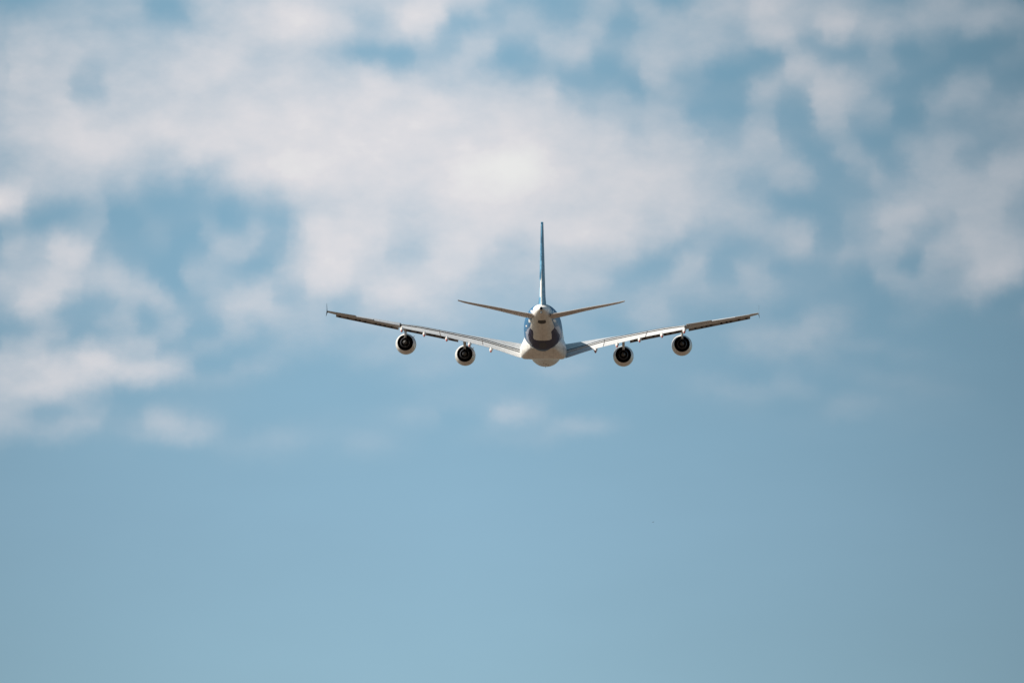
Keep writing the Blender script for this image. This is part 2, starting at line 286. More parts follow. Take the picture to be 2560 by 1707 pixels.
def paint(name, rgb, rough=0.35, metal=0.0, coat=0.0, dirt=0.08, spec=0.5, lines=0.0):
    """Painted metal: slight mottling from wear, streaks along the airflow, optional skin joints."""
    m, t_, b = new_mat(name)
    n = t_.nodes
    tc_ = n.new('ShaderNodeTexCoord')
    mp = n.new('ShaderNodeMapping')
    mp.inputs['Scale'].default_value = (1.2, 0.25, 1.2)
    t_.links.new(tc_.outputs['Object'], mp.inputs[0])
    nz = n.new('ShaderNodeTexNoise')
    nz.inputs['Scale'].default_value = 1.6
    nz.inputs['Detail'].default_value = 6
    t_.links.new(mp.outputs[0], nz.inputs['Vector'])
    mr = n.new('ShaderNodeMapRange')
    mr.inputs[1].default_value = 0.35
    mr.inputs[2].default_value = 0.75
    mr.inputs[3].default_value = 1.0
    mr.inputs[4].default_value = 1.0 - 2 * dirt
    t_.links.new(nz.outputs['Fac'], mr.inputs[0])
    oi = n.new('ShaderNodeObjectInfo')
    ov = n.new('ShaderNodeMath'); ov.operation = 'MULTIPLY_ADD'
    t_.links.new(oi.outputs['Random'], ov.inputs[0]); ov.inputs[1].default_value = -0.10; ov.inputs[2].default_value = 1.0
    ovm = n.new('ShaderNodeMath'); ovm.operation = 'MULTIPLY'
    t_.links.new(ov.outputs[0], ovm.inputs[0]); t_.links.new(mr.outputs[0], ovm.inputs[1])
    fac = ovm.outputs[0]
    if lines:
        sp = n.new('ShaderNodeSeparateXYZ')
        t_.links.new(tc_.outputs['Object'], sp.inputs[0])
        for axis, pitch in ((1, 2.35), (0, 1.9)):
            a = n.new('ShaderNodeMath'); a.operation = 'DIVIDE'
            t_.links.new(sp.outputs[axis], a.inputs[0]); a.inputs[1].default_value = pitch
            f = n.new('ShaderNodeMath'); f.operation = 'FRACT'
            t_.links.new(a.outputs[0], f.inputs[0])
            g = n.new('ShaderNodeMath'); g.operation = 'GREATER_THAN'
            t_.links.new(f.outputs[0], g.inputs[0]); g.inputs[1].default_value = 0.05 / pitch
            h = n.new('ShaderNodeMath'); h.operation = 'MULTIPLY_ADD'
            t_.links.new(g.outputs[0], h.inputs[0]); h.inputs[1].default_value = lines; h.inputs[2].default_value = 1 - lines
            k = n.new('ShaderNodeMath'); k.operation = 'MULTIPLY'
            t_.links.new(h.outputs[0], k.inputs[0]); t_.links.new(fac, k.inputs[1])
            fac = k.outputs[0]
    mx = n.new('ShaderNodeMix'); mx.data_type = 'RGBA'; mx.blend_type = 'MULTIPLY'
    mx.inputs[0].default_value = 1.0
    mx.inputs[6].default_value = (*rgb, 1)
    t_.links.new(fac, mx.inputs[7])
    t_.links.new(mx.outputs[2], b.inputs['Base Color'])
    b.inputs['Roughness'].default_value = rough
    b.inputs['Metallic'].default_value = metal
    b.inputs['Coat Weight'].default_value = coat
    b.inputs['Specular IOR Level'].default_value = spec
    m['_mul'] = mx.name
    return m


WHITE = (0.77, 0.745, 0.70)
BLUE = (0.040, 0.145, 0.28)
NAVY = (0.008, 0.014, 0.065)
M_white = paint('white_paint', WHITE, 0.40, coat=0.12, dirt=0.13, lines=0.28)
M_nacelle = paint('nacelle_paint', (0.70, 0.67, 0.625), 0.42, coat=0.08, dirt=0.15)
M_wing = paint('wing_grey_paint', (0.50, 0.51, 0.52), 0.42, dirt=0.10, lines=0.10)
M_flap = paint('flap_grey_paint', (0.60, 0.60, 0.59), 0.45, dirt=0.07)
M_tail = paint('tail_grey_paint', (0.56, 0.50, 0.45), 0.42, dirt=0.10, lines=0.10)
M_gap_shade = paint('gap_shade', (0.05, 0.05, 0.055), 0.6, dirt=0.2)  # near-black colour paints the gap shadow onto the cove faces
M_slat = paint('slat_metal', (0.42, 0.40, 0.38), 0.5, dirt=0.2)
M_track = paint('track_steel', (0.02, 0.02, 0.022), 0.6)
M_fence = paint('fence_blue_paint', (0.20, 0.29, 0.37), 0.45)
M_red = paint('red_paint', (0.30, 0.018, 0.02), 0.4)
M_core = paint('core_metal', (0.018, 0.019, 0.024), 0.6, metal=0.0, dirt=0.2)
M_plug = paint('plug_metal', (0.09, 0.088, 0.085), 0.55, metal=0.3, dirt=0.2)
M_duct = paint('duct_liner', (0.012, 0.013, 0.018), 0.7)
M_bare = paint('bare_metal', (0.42, 0.44, 0.47), 0.35, metal=0.7)
M_hole = paint('exhaust_black', (0.006, 0.006, 0.007), 0.8)


def add_livery(m, layers):
    """Paint zones: each layer is (vertex attribute holding a signed distance in metres, colour)."""
    t_ = m.node_tree
    mx = t_.nodes[m['_mul']]
    prev = None
    for attr, rgb in layers:
        if prev is None:
            c = t_.nodes.new('ShaderNodeRGB')
            c.outputs[0].default_value = (*rgb, 1)
            prev = c.outputs[0]
            continue
        at = t_.nodes.new('ShaderNodeAttribute')
        at.attribute_name = attr
        mr = t_.nodes.new('ShaderNodeMapRange')
        mr.inputs[1].default_value = -0.03
        mr.inputs[2].default_value = 0.03
        t_.links.new(at.outputs['Fac'], mr.inputs[0])
        k = t_.nodes.new('ShaderNodeMix'); k.data_type = 'RGBA'
        t_.links.new(mr.outputs[0], k.inputs[0])
        t_.links.new(prev, k.inputs[6])
        if isinstance(rgb, tuple):
            k.inputs[7].default_value = (*rgb, 1)
        prev = k.outputs[2]
    t_.links.new(prev, mx.inputs[6])


# ------------------------------------------------------------------ mesh helpers
STATION0 = 40.0


def P(s, y, z):
    """Aircraft point: s metres behind the nose, y to the right, z above the cabin axis."""
    return (y, STATION0 - s, z)


def finish(name, verts, faces, mats, parent, midx=None, smooth=40):
    me = bpy.data.meshes.new(name)
    me.from_pydata(verts, [], faces)
    for m in mats:
        me.materials.append(m)
    if midx:
        me.polygons.foreach_set('material_index', midx)
    bm = bmesh.new()
    bm.from_mesh(me)
    bmesh.ops.remove_doubles(bm, verts=bm.verts, dist=1e-5)
    bmesh.ops.recalc_face_normals(bm, faces=bm.faces)
    bm.to_mesh(me)
    bm.free()
    me.polygons.foreach_set('use_smooth', [True] * len(me.polygons))
    me.set_sharp_from_angle(angle=radians(smooth))
    o = bpy.data.objects.new(name, me)
    col.objects.link(o)
    o.parent = parent
    return o


class MB:
    def __init__(self):
        self.v, self.f, self.m = [], [], []

    def loft(self, rings, mat=0, caps=True, closed=True, matf=None):
        b = len(self.v)
        n = len(rings[0])
        for r in rings:
            self.v += r
        for i in range(len(rings) - 1):
            for j in range(n if closed else n - 1):
                k = (j + 1) % n
                self.f.append((b + i * n + j, b + i * n + k, b + (i + 1) * n + k, b + (i + 1) * n + j))
                self.m.append(matf(i, j) if matf else mat)
        if caps and closed:
            self.f.append(tuple(b + j for j in range(n)))
            self.f.append(tuple(b + (len(rings) - 1) * n + j for j in range(n)))
            self.m += [mat, mat]
        return self

    def box(self, c, sx, sy, sz, mat=0):
        x, y, z = c
        ring = lambda yy: [(x - sx, yy, z - sz), (x + sx, yy, z - sz), (x + sx, yy, z + sz), (x - sx, yy, z + sz)]
        return self.loft([ring(y - sy), ring(y + sy)], mat)

    def bar(self, a, b_, w, h, mat=0):
        a, b_ = Vector(a), Vector(b_)
        d = (b_ - a).normalized()
        s_ = d.cross(Vector((0, 0, 1)))
        s_ = s_.normalized() if s_.length > 1e-4 else Vector((1, 0, 0))
        up = s_.cross(d)
        ring = lambda p: [tuple(p + s_ * i * w / 2 + up * j * h / 2) for i, j in ((-1, -1), (1, -1), (1, 1), (-1, 1))]
        return self.loft([ring(a), ring(b_)], mat)

    def lathe(self, prof, axis, n=48, mat=0, caps=False):
        """prof: (s, r) around the fore and aft line through axis = (y, z)."""
        rings = []
        for s, r in prof:
            rings.append([P(s, axis[0] + r * sin(2 * pi * k / n), axis[1] + r * cos(2 * pi * k / n)) for k in range(n)])
        return self.loft(rings, mat, caps)

    def build(self, name, mats, parent, smooth=40):
        if not isinstance(mats, (list, tuple)):
            mats = [mats]
        return finish(name, self.v, self.f, mats, parent, self.m, smooth)


def lerp_table(tab, q):
    if q <= tab[0][0]:
        return tab[0][1]
    for (x0, y0), (x1, y1) in zip(tab, tab[1:]):
        if q <= x1:
            return y0 + (y1 - y0) * (q - x0) / (x1 - x0)
    return tab[-1][1]


def pchip(tab, q):
    """Monotone cubic through a table of (x, y)."""
    n = len(tab)
    h = [tab[i + 1][0] - tab[i][0] for i in range(n - 1)]
    d = [(tab[i + 1][1] - tab[i][1]) / h[i] for i in range(n - 1)]
    m = [d[0]] + [0.0] * (n - 2) + [d[-1]]
    for i in range(1, n - 1):
        if d[i - 1] * d[i] > 0:
            w1, w2 = 2 * h[i] + h[i - 1], h[i] + 2 * h[i - 1]
            m[i] = (w1 + w2) / (w1 / d[i - 1] + w2 / d[i])
    q = min(max(q, tab[0][0]), tab[-1][0])
    i = 0
    while i < n - 2 and q > tab[i + 1][0]:
        i += 1
    t_ = (q - tab[i][0]) / h[i]
    return ((2 * t_ ** 3 - 3 * t_ ** 2 + 1) * tab[i][1] + (t_ ** 3 - 2 * t_ ** 2 + t_) * h[i] * m[i]
            + (-2 * t_ ** 3 + 3 * t_ ** 2) * tab[i + 1][1] + (t_ ** 3 - t_ ** 2) * h[i] * m[i + 1])


def spread(a, b, n):
    return [a + (b - a) * i / (n - 1) for i in range(n)]


# ------------------------------------------------------------------ ground (far below the frame; it lights the undersides)
gm, gt, gb = new_mat('dry_ground')
gn = gt.nodes
gtc = gn.new('ShaderNodeTexCoord')
n1 = gn.new('ShaderNodeTexNoise'); n1.inputs['Scale'].default_value = 0.004; n1.inputs['Detail'].default_value = 8
gt.links.new(gtc.outputs['Object'], n1.inputs['Vector'])
gr = gn.new('ShaderNodeValToRGB')
gr.color_ramp.elements[0].position = 0.3
gr.color_ramp.elements[0].color = (0.084, 0.058, 0.039, 1)
gr.color_ramp.elements[1].position = 0.7
gr.color_ramp.elements[1].color = (0.126, 0.090, 0.060, 1)
gt.links.new(n1.outputs['Fac'], gr.inputs[0])
gt.links.new(gr.outputs[0], gb.inputs['Base Color'])
gb.inputs['Roughness'].default_value = 0.95
gv, gf = [], []
GN, GR = 24, 60000.0
for i in range(GN + 1):
    for j in range(GN + 1):
        x = (2 * i / GN - 1); y = (2 * j / GN - 1)
        gv.append((x * abs(x) * GR, y * abs(y) * GR, 0.0))
for i in range(GN):
    for j in range(GN):
        a = i * (GN + 1) + j
        gf.append((a, a + GN + 1, a + GN + 2, a + 1))
ground = finish('ground', gv, gf, [gm], None)
ground['kind'] = 'structure'

# ------------------------------------------------------------------ the airliner
plane = bpy.data.objects.new('airliner', None)
col.objects.link(plane)
plane.location = PLANE_AT
plane.rotation_euler = PLANE_ROT.to_euler()
plane['label'] = 'large white four-engined airliner with blue tail, seen from behind, climbing away with lowered flaps'
plane['category'] = 'airliner'

# fuselage: station, top, bottom, half width
FUS = [(0, -1.15, -1.25, .05), (.25, -.55, -1.8, .72), (.8, .1, -2.35, 1.25), (1.8, 1.0, -2.9, 1.85), (3.2, 2.05, -3.4, 2.45),
       (5, 3.05, -3.85, 2.95), (8, 3.9, -4.12, 3.38), (12, 4.2, -4.2, 3.57), (20, 4.2, -4.2, 3.57), (30, 4.2, -4.2, 3.57),
       (40, 4.2, -4.2, 3.57), (46.5, 4.2, -4.2, 3.57), (50, 4.2, -3.88, 3.54), (54, 4.17, -3.05, 3.36), (58, 4.07, -2.05, 3.0),
       (62, 3.86, -1.0, 2.5), (66, 3.5, .02, 1.92), (69, 3.1, .8, 1.38), (71.2, 2.74, 1.4, .9), (72.3, 2.55, 1.75, .55),
       (72.7, 2.48, 1.9, .36)]
F_T = [(a, b) for a, b, c, d in FUS]
F_B = [(a, c) for a, b, c, d in FUS]
F_W = [(a, d) for a, b, c, d in FUS]


def fus_point(s, phi):
    """phi in degrees, 0 at the crown, 90 at the right side, 180 at the keel."""
    t_, b, w = pchip(F_T, s), pchip(F_B, s), pchip(F_W, s)
    c_, h = (t_ + b) / 2, (t_ - b) / 2
    sn, cs = sin(radians(phi)), cos(radians(phi))
    r = (abs(sn) ** 2.15 + abs(cs) ** 2.15) ** (-1 / 2.15)
    return (w * sn * r, c_ + h * cs * r)


WHITE_TAIL = [(0, 65.5), (23.8, 64.5), (49, 65.75), (80, 66.05), (109, 66.4), (120.8, 65.5), (124.5, 61.5), (127, 60.3),
              (136.6, 60.1), (144.5, 59.9), (146, 58.1), (147.3, 55.95), (155, 55.85), (170, 56.2), (183, 56.3), (207.5, 55.95),
              (212, 56.4), (213, 58.2), (214.5, 59.95), (220.5, 60.3), (228.4, 60.3), (233.6, 61.2), (238.5, 64.0),
              (245, 66.15), (260, 67.25), (283, 67.55), (312.8, 66.35), (336, 65.5), (360, 65.5)]
ZONES = {
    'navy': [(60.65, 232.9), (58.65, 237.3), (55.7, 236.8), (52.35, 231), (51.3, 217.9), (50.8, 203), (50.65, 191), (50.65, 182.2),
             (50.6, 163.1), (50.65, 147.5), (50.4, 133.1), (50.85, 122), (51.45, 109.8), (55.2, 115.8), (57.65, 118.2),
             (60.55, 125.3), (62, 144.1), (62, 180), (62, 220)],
    'slot': [(67.5, 201.2), (66, 202.4), (65.7, 191.8), (65.6, 178.9), (65.65, 165.9), (65.95, 155.1), (67.5, 155.5), (67.55, 177.9)],
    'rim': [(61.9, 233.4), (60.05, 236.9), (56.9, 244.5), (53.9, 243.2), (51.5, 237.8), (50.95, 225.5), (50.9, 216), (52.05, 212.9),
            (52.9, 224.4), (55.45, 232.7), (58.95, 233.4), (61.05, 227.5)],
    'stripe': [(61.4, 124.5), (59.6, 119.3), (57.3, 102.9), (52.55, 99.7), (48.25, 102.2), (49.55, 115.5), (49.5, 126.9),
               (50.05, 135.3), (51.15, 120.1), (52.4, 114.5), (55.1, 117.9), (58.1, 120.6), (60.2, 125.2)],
    'oval': [(53.75, 190.8), (54.7, 187.7), (55.2, 181.4), (54.9, 172.1), (53.7, 167.2), (52.5, 166.9), (51.9, 173.1), (51.8, 182),
             (52.15, 189.4), (52.8, 191.6)],
}
PATCHES = [
    [(62.0, 260.1), (64.5, 245.8), (63.95, 238.9), (62.7, 241.2), (61.25, 250.8)],
    [(63.35, 298.9), (65.7, 291.9), (67.8, 278.4), (67.35, 266.4), (65.0, 282.8)],
    [(64.45, 112.4), (61.4, 98.7), (61.1, 108.4), (63.1, 116.7)],
    [(64.15, 63.2), (62.8, 62.6), (63.7, 77.0), (65.85, 83.6)],
    [(56.5, 260), (57.6, 257.1), (58.45, 252.1), (58.25, 249.5), (57.05, 253.1), (56.3, 257.7)],
    [(53.95, 248.3), (54.85, 246.3), (55.25, 243), (54.3, 243.9)],
]


def poly_sd(p, poly):
    """Signed distance, positive inside."""
    x, y = p
    best = 1e9
    ins = False
    n = len(poly)
    for i in range(n):
        ax, ay = poly[i]
        bx, by = poly[(i + 1) % n]
        dx, dy = bx - ax, by - ay
        L2 = dx * dx + dy * dy or 1e-9
        t_ = min(1, max(0, ((x - ax) * dx + (y - ay) * dy) / L2))
        best = min(best, (x - ax - t_ * dx) ** 2 + (y - ay - t_ * dy) ** 2)
        if (ay > y) != (by > y) and x < ax + (y - ay) * dx / dy:
            ins = not ins
    d_ = math.sqrt(best)
    return d_ if ins else -d_


stations = spread(0, 2, 8) + spread(2.6, 12, 14) + spread(14, 44, 16) + spread(45, 72.7, 150)
NPH = 160
verts, faces = [], []
att = {k: [] for k in ('tail', 'blue', 'navy', 'slot', 'rim', 'patch', 'oval')}
KR = 2.8 * pi / 180
zone_m = {k: [(s, ph * KR) for s, ph in v] for k, v in ZONES.items()}
patch_m = [[(s, ph * KR) for s, ph in v] for v in PATCHES]
for s in stations:
    for k in range(NPH):
        ph = 360.0 * k / NPH
        y, z = fus_point(s, ph)
        verts.append(P(s, y, z))
        p = (s, ph * KR)
        if s < 47:
            for a in att.values():
                a.append(-1.0)
            att['blue'][-1] = max(-1, s - 46.5 + z * 0.25)
            continue
        att['tail'].append(max(-1, min(1, s - lerp_table(WHITE_TAIL, ph))))
        att['blue'].append(max(-1, min(1, s - 46.5 + z * 0.25)))
        for a in ('navy', 'slot', 'oval'):
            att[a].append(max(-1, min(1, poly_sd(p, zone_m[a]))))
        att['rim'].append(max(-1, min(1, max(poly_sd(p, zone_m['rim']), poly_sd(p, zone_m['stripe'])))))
        att['patch'].append(max(-1, min(1, max(poly_sd(p, q) for q in patch_m))))
for i in range(len(stations) - 1):
    for k in range(NPH):
        k2 = (k + 1) % NPH
        faces.append((i * NPH + k, i * NPH + k2, (i + 1) * NPH + k2, (i + 1) * NPH + k))
faces.append(tuple(range(NPH)))
faces.append(tuple((len(stations) - 1) * NPH + k for k in range(NPH)))
me = bpy.data.meshes.new('fuselage')
me.from_pydata(verts, [], faces)
for k, vals in att.items():
    me.attributes.new(k, 'FLOAT', 'POINT').data.foreach_set('value', vals)
M_fus = paint('fuselage_paint', WHITE, 0.45, dirt=0.12, lines=0.2, spec=0.25)
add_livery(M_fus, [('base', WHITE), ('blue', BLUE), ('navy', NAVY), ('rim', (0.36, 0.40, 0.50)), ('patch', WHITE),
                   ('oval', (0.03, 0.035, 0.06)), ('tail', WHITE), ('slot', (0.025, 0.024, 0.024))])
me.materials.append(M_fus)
bm = bmesh.new(); bm.from_mesh(me); bmesh.ops.recalc_face_normals(bm, faces=bm.faces); bm.to_mesh(me); bm.free()
me.polygons.foreach_set('use_smooth', [True] * len(me.polygons))
fuselage = bpy.data.objects.new('fuselage', me)
col.objects.link(fuselage)
fuselage.parent = plane

# tail cone exhaust: a ring and the dark pipe in it
mb = MB()
mb.lathe([(72.55, .33), (72.95, .30), (72.97, .25), (72.7, .24)], (0.0, 2.2), 28)
mb.build('exhaust_ring', M_bare, fuselage)
mb = MB()
mb.lathe([(72.96, .245), (72.72, .23), (72.71, .02)], (0.0, 2.2), 28)
mb.build('exhaust_pipe', M_hole, fuselage)
mb = MB()
mb.lathe([(71.0, .18), (71.9, .2), (72.3, .16), (72.32, .05)], (0.0, 1.52), 20, caps=True)
mb.build('drain_duct', M_bare, fuselage)

# blade aerials along the keel
for s, y, h in ((9.0, 0.0, .28), (12.5, -.7, .22), (14.2, .55, .25), (17.5, .2, .3), (19.5, -.25, .24), (48.5, -.35, .2), (48.9, .4, .2)):
    zb = pchip(F_B, s) + .05 + abs(y) * .06
    mb = MB()
    mb.loft([[P(s - .2, y - .05, zb), P(s + .25, y - .05, zb), P(s + .25, y + .05, zb), P(s - .2, y + .05, zb)],
             [P(s + .05, y - .02, zb - h), P(s + .3, y - .02, zb - h), P(s + .3, y + .02, zb - h), P(s + .05, y + .02, zb - h)]])
    mb.build('aerial', M_track, fuselage)

# belly fairing where wing and body meet
def fair_ring(s, k, kw):
    zb = -3.55 - 1.52 * k
    w = 2.3 + 2.08 * kw
    pts = [(0, zb), (.55 * w, zb + .015), (.80 * w, zb + .06), (.895 * w, zb + .22), (.95 * w, zb + .52), (.985 * w, zb + .95),
           (w, zb + 1.45), (.985 * w, zb + 2.0), (.94 * w, zb + 2.6), (.88 * w, zb + 3.15), (.82 * w, zb + 3.7), (.72 * w, zb + 4.1), (0, zb + 4.3)]
    out = []
    full = [(y, z) for y, z in pts] + [(-y, z) for y, z in reversed(pts[1:-1])]
    # round the outline with Catmull-Rom
    n = len(full)
    for i in range(n):
        p0, p1, p2, p3 = full[i - 1], full[i], full[(i + 1) % n], full[(i + 2) % n]
        for t_ in (0, .25, .5, .75):
            q = [.5 * ((2 * p1[c]) + (-p0[c] + p2[c]) * t_ + (2 * p0[c] - 5 * p1[c] + 4 * p2[c] - p3[c]) * t_ ** 2
                       + (-p0[c] + 3 * p1[c] - 3 * p2[c] + p3[c]) * t_ ** 3) for c in (0, 1)]
            out.append(P(s, q[0], q[1]))
    return out


FK = [(20.5, 0), (26, .12), (31, .38), (36, .66), (40, .87), (43, 1.0), (44.4, .97), (46.2, .80), (47.8, .56), (49.2, .29), (50.4, 0)]
FW = [(20.5, 0), (22, .32), (24, .66), (27, .93), (30, 1.0), (43.4, 1.0), (44.8, .96), (46.4, .84), (48, .62), (49.4, .34), (50.4, .1)]
mb = MB()
mb.loft([fair_ring(s, pchip(FK, s), pchip(FW, s)) for s in spread(20.5, 30, 14) + spread(31, 43, 9) + spread(43.6, 50.4, 18)])
belly = mb.build('belly_fairing', M_white, plane)

# ------------------------------------------------------------------ wings
W_TE = [(0, 42.4), (3.5, 43.0), (14.5, 45.0), (39.9, 55.0)]
W_LE = [(0, 21.5), (3.5, 24.0), (14.5, 32.5), (39.9, 51.2)]
Z_LE = [(0, -2.25), (4, -2.05), (7.6, -1.55), (11.5, -1.05), (14.5, -.72), (20, .08), (27, 1.02), (33, 1.86), (38.6, 2.66), (40, 2.88)]
Z_TE = [(0, -3.9), (3.5, -3.3), (4.4, -3.05), (7.65, -2.2), (11.5, -1.13), (15, -.45), (19.4, .3), (23.7, .95), (26.4, 1.17), (31, 1.78), (34.7, 2.26), (39.9, 2.97)]
Z_FLAP = [(4.2, -4.85), (4.6, -4.72), (9.33, -3.22), (12, -2.56), (18.4, -1.15), (19.6, -.91), (23.6, -.26), (25.4, .05), (26.7, .29)]
FLAP_CUT = 3.0


def fu(x):
    return x ** .5 * (1 - x) ** 1.5 / .325


def fl(x):
    return x ** .5 * (1 - x) ** 1.1 / .370


def section(y, xa, xb, le, te, zle, zte, tu, tl, blunt, n=22):
    """Closed outline of the slice xa..xb of the profile at span y, upper side from aft to front and back underneath."""
    c = te - le
    up, lo = [], []
    for i in range(n):
        x = xa + (xb - xa) * (0.5 - 0.5 * cos(pi * i / (n - 1)))
        zl = zle + (zte - zle) * x
        up.append((le + c * x, y, zl + c * tu * fu(x)))
        lo.append((le + c * x, y, zl - c * tl * fl(x) - blunt * x ** 3))
    return list(reversed(up)) + lo[1 if xa == 0 else 0:]


def make_wing(sg):
    def Q(s, y, z):
        return P(s, sg * y, z)
    mb = MB()
    # inner box: root to the outer end of the flaps, cut off at the flap cove
    rings = []
    for y in [0, 2] + spread(3.5, 26.6, 24):
        k = y / 26.6
        rings.append([Q(*p) for p in section(y, 0, 1, lerp_table(W_LE, y), lerp_table(W_TE, y) - FLAP_CUT, pchip(Z_LE, y), pchip(Z_TE, y),
                                             .078 - .022 * k, .062 - .012 * k, .34 - .08 * k)])
    n = len(rings[0])
    mb.loft(rings, 0, True, matf=lambda i, j: 1 if j == n - 1 else 0)
    # outer box: the aileron bay is cut out
    rings = []
    def outer(y, xb):
        tip = max(0, (y - 38.3) / 1.6)
        le = lerp_table(W_LE, y) + .9 * tip ** 2.2
        te = lerp_table(W_TE, y) - .1 * tip
        k = (y - 26.6) / 13.3
        return [Q(*p) for p in section(y, 0, xb, le, te, pchip(Z_LE, y), pchip(Z_TE, y), .056 - .012 * k - .012 * tip, .044 - .008 * k - .012 * tip, .05)]
    for y in spread(26.6, 38.3, 14):
        rings.append(outer(y, .74))
    n2 = len(rings[0])
    mb.loft(rings, 0, True, matf=lambda i, j: 1 if j == n2 - 1 else 0)
    mb.loft([outer(y, 1.0) for y in (38.32, 38.7, 39.1, 39.5, 39.8, 39.88)], 0)
    wing = mb.build('wing', [M_wing, M_gap_shade], plane, 30)

    # ailerons: three panels, each with its own small deflection
    droop = {-1: ((26.66, 31.36, 14.0), (31.42, 34.66, 9.0), (34.72, 38.26, 0.0)),
             1: ((26.66, 31.26, 0.0), (31.32, 35.6, 6.5), (35.66, 38.26, 4.0))}[sg]
    for ya, yb, ang in droop:
        rings = []
        for y in spread(ya, yb, 5):
            k = (y - 26.6) / 13.3
            le, te = lerp_table(W_LE, y), lerp_table(W_TE, y)
            c = te - le
            xh = .755
            hs, hz = le + c * xh, pchip(Z_LE, y) + (pchip(Z_TE, y) - pchip(Z_LE, y)) * xh
            ring = []
            for s, yy, z in section(y, xh, 1, le, te, pchip(Z_LE, y), pchip(Z_TE, y), .056 - .012 * k, .044 - .008 * k, .05, 8):
                ds, dz = s - hs, z - hz
                a = radians(ang)
                ring.append(Q(hs + ds * cos(a) + dz * sin(a), yy, hz - ds * sin(a) + dz * cos(a)))
            rings.append(ring)
        MB().loft(rings).build('aileron', M_wing, wing, 30)

    # flaps and the spoiler strip above them, in three bays
    bays = ((4.55, 11.52), (11.66, 19.42), (19.56, 26.45))
    def along(y, f):
        s0, s1 = lerp_table(W_TE, y) - FLAP_CUT, lerp_table(W_TE, y) + .45
        z0, z1 = pchip(Z_TE, y), pchip(Z_FLAP, y)
        return s0 + (s1 - s0) * f, z0 + (z1 - z0) * f + .16 * sin(pi * min(f, 1)) * (1 - .3 * f)
    for bi, (ya, yb) in enumerate(bays):
        fr, sr = [], []
        for y in spread(ya, yb, 9):
            # slanted ends, square to the trailing edge rather than to the airflow
            yo = lambda f: y - (f * .42)
            tk = .42 - .006 * y
            ring = []
            for f, dz in ((.16, -.34), (.19, -.24), (.28, -.19), (.40, -.12), (.48, -.04), (.6, 0), (.8, 0), (.93, .0), (1.0, -.005),
                          (1.0, -.045), (.9, -.10), (.7, -tk * .5), (.45, -tk * .85), (.25, -tk * 1.0), (.15, -tk * .85)):
                s, z = along(yo(f), f)
                ring.append(Q(s, yo(f), z + dz))
            fr.append(ring)
            ring = []
            for f, dz in ((.14, -.08), (.20, .02), (.27, .07), (.36, .07), (.36, .01), (.26, -.01), (.20, -.07), (.14, -.13)):
                s, z = along(yo(f), f)
                ring.append(Q(s, yo(f), z + dz))
            sr.append(ring)
        MB().loft(fr).build('flap', M_flap, wing, 35)
        MB().loft(sr).build('spoiler', M_flap, wing, 30)

    # slats hang ahead of the leading edge; from behind one looks into their dark hollow
    prof = ((.95, .30), (.3, .16), (-.2, -.05), (-.5, -.26), (-.66, -.48), (-.62, -.66), (-.4, -.76), (-.34, -.71), (-.45, -.52),
            (-.36, -.34), (-.05, -.12), (.4, .06), (.95, .25))
    for ya, yb, cuts in ((16.15, 25.9, (17.0, 18.3, 18.9, 20.4, 21.3, 22.6, 23.6, 24.9)),
                         (27.1, 38.45, (28.3, 29.5, 30.4, 31.2, 33.1, 34.1, 34.8, 36.3, 37.7))):
        rings = []
        for y in spread(ya, yb, 12):
            k = 1.0 - .38 * (y - 16) / 22.5
            rings.append([Q(lerp_table(W_LE, y) + a * k, y, pchip(Z_LE, y) + b * k) for a, b in prof])
        np_ = len(prof)
        slat = MB().loft(rings, 0, True, matf=lambda i, j: 1 if 6 <= j <= 11 else 0).build('slat', [M_wing, M_slat], wing, 30)
        for y in cuts:
            k = 1.0 - .38 * (y - 16) / 22.5
            le, zl = lerp_table(W_LE, y), pchip(Z_LE, y)
            MB().bar(Q(le - .42 * k, y + .1, zl - .56 * k), Q(le + .75 * k, y - .1, zl - .34 * k), .16, .34 * k).build('slat_track', M_track, slat)
        # canoe shaped flap track fairings with red tips
    for y in (9.75, 13.75, 17.95, 22.1, 26.22):
        te = lerp_table(W_TE, y)
        zf = pchip(Z_FLAP, y)
        spine = ((te - 7.5, zf + 2.0 if y < 12 else zf + 1.15, .04, .04), (te - 6.2, zf + .95, .2, .3), (te - 4.6, zf + .45, .29, .48), (te - 2.6, zf + .05, .36, .56),
                 (te - .9, zf - .14, .38, .56), (te + .2, zf - .32, .35, .52), (te + .8, zf - .50, .27, .40), (te + 1.1, zf - .63, .16, .24))
        def oval(s, z, w, h, yy=0.0):
            return [Q(s, y + yy + w * sin(2 * pi * k / 16) * (1 if cos(2 * pi * k / 16) > -.2 else .82), z + h * cos(2 * pi * k / 16)) for k in range(16)]
        fairing = MB().loft([oval(*q) for q in spine]).build('flap_track_fairing', M_nacelle, wing)
        MB().loft([oval(te + 1.105, zf - .633, .155, .235), oval(te + 1.3, zf - .73, .10, .15), oval(te + 1.42, zf - .80, .03, .05)]).build('fairing_tip', M_red, fairing)

    # wing tip fence
    tip = [(50.9, 2.9), (52.6, 3.15), (54.6, 4.25), (55.3, 4.27), (55.1, 3.2), (55.15, 2.75), (54.9, 1.98), (54.3, 1.95), (52.6, 2.62)]
    def plate(t_):
        return [Q(s, 39.93 + t_ + (.16 * (2.9 - z) / .95 if z < 2.9 else 0.02 * (z - 2.9)), z) for s, z in tip]
    MB().loft([plate(-.016), plate(.016)]).build('wingtip_fence', M_fence, wing)
    return wing


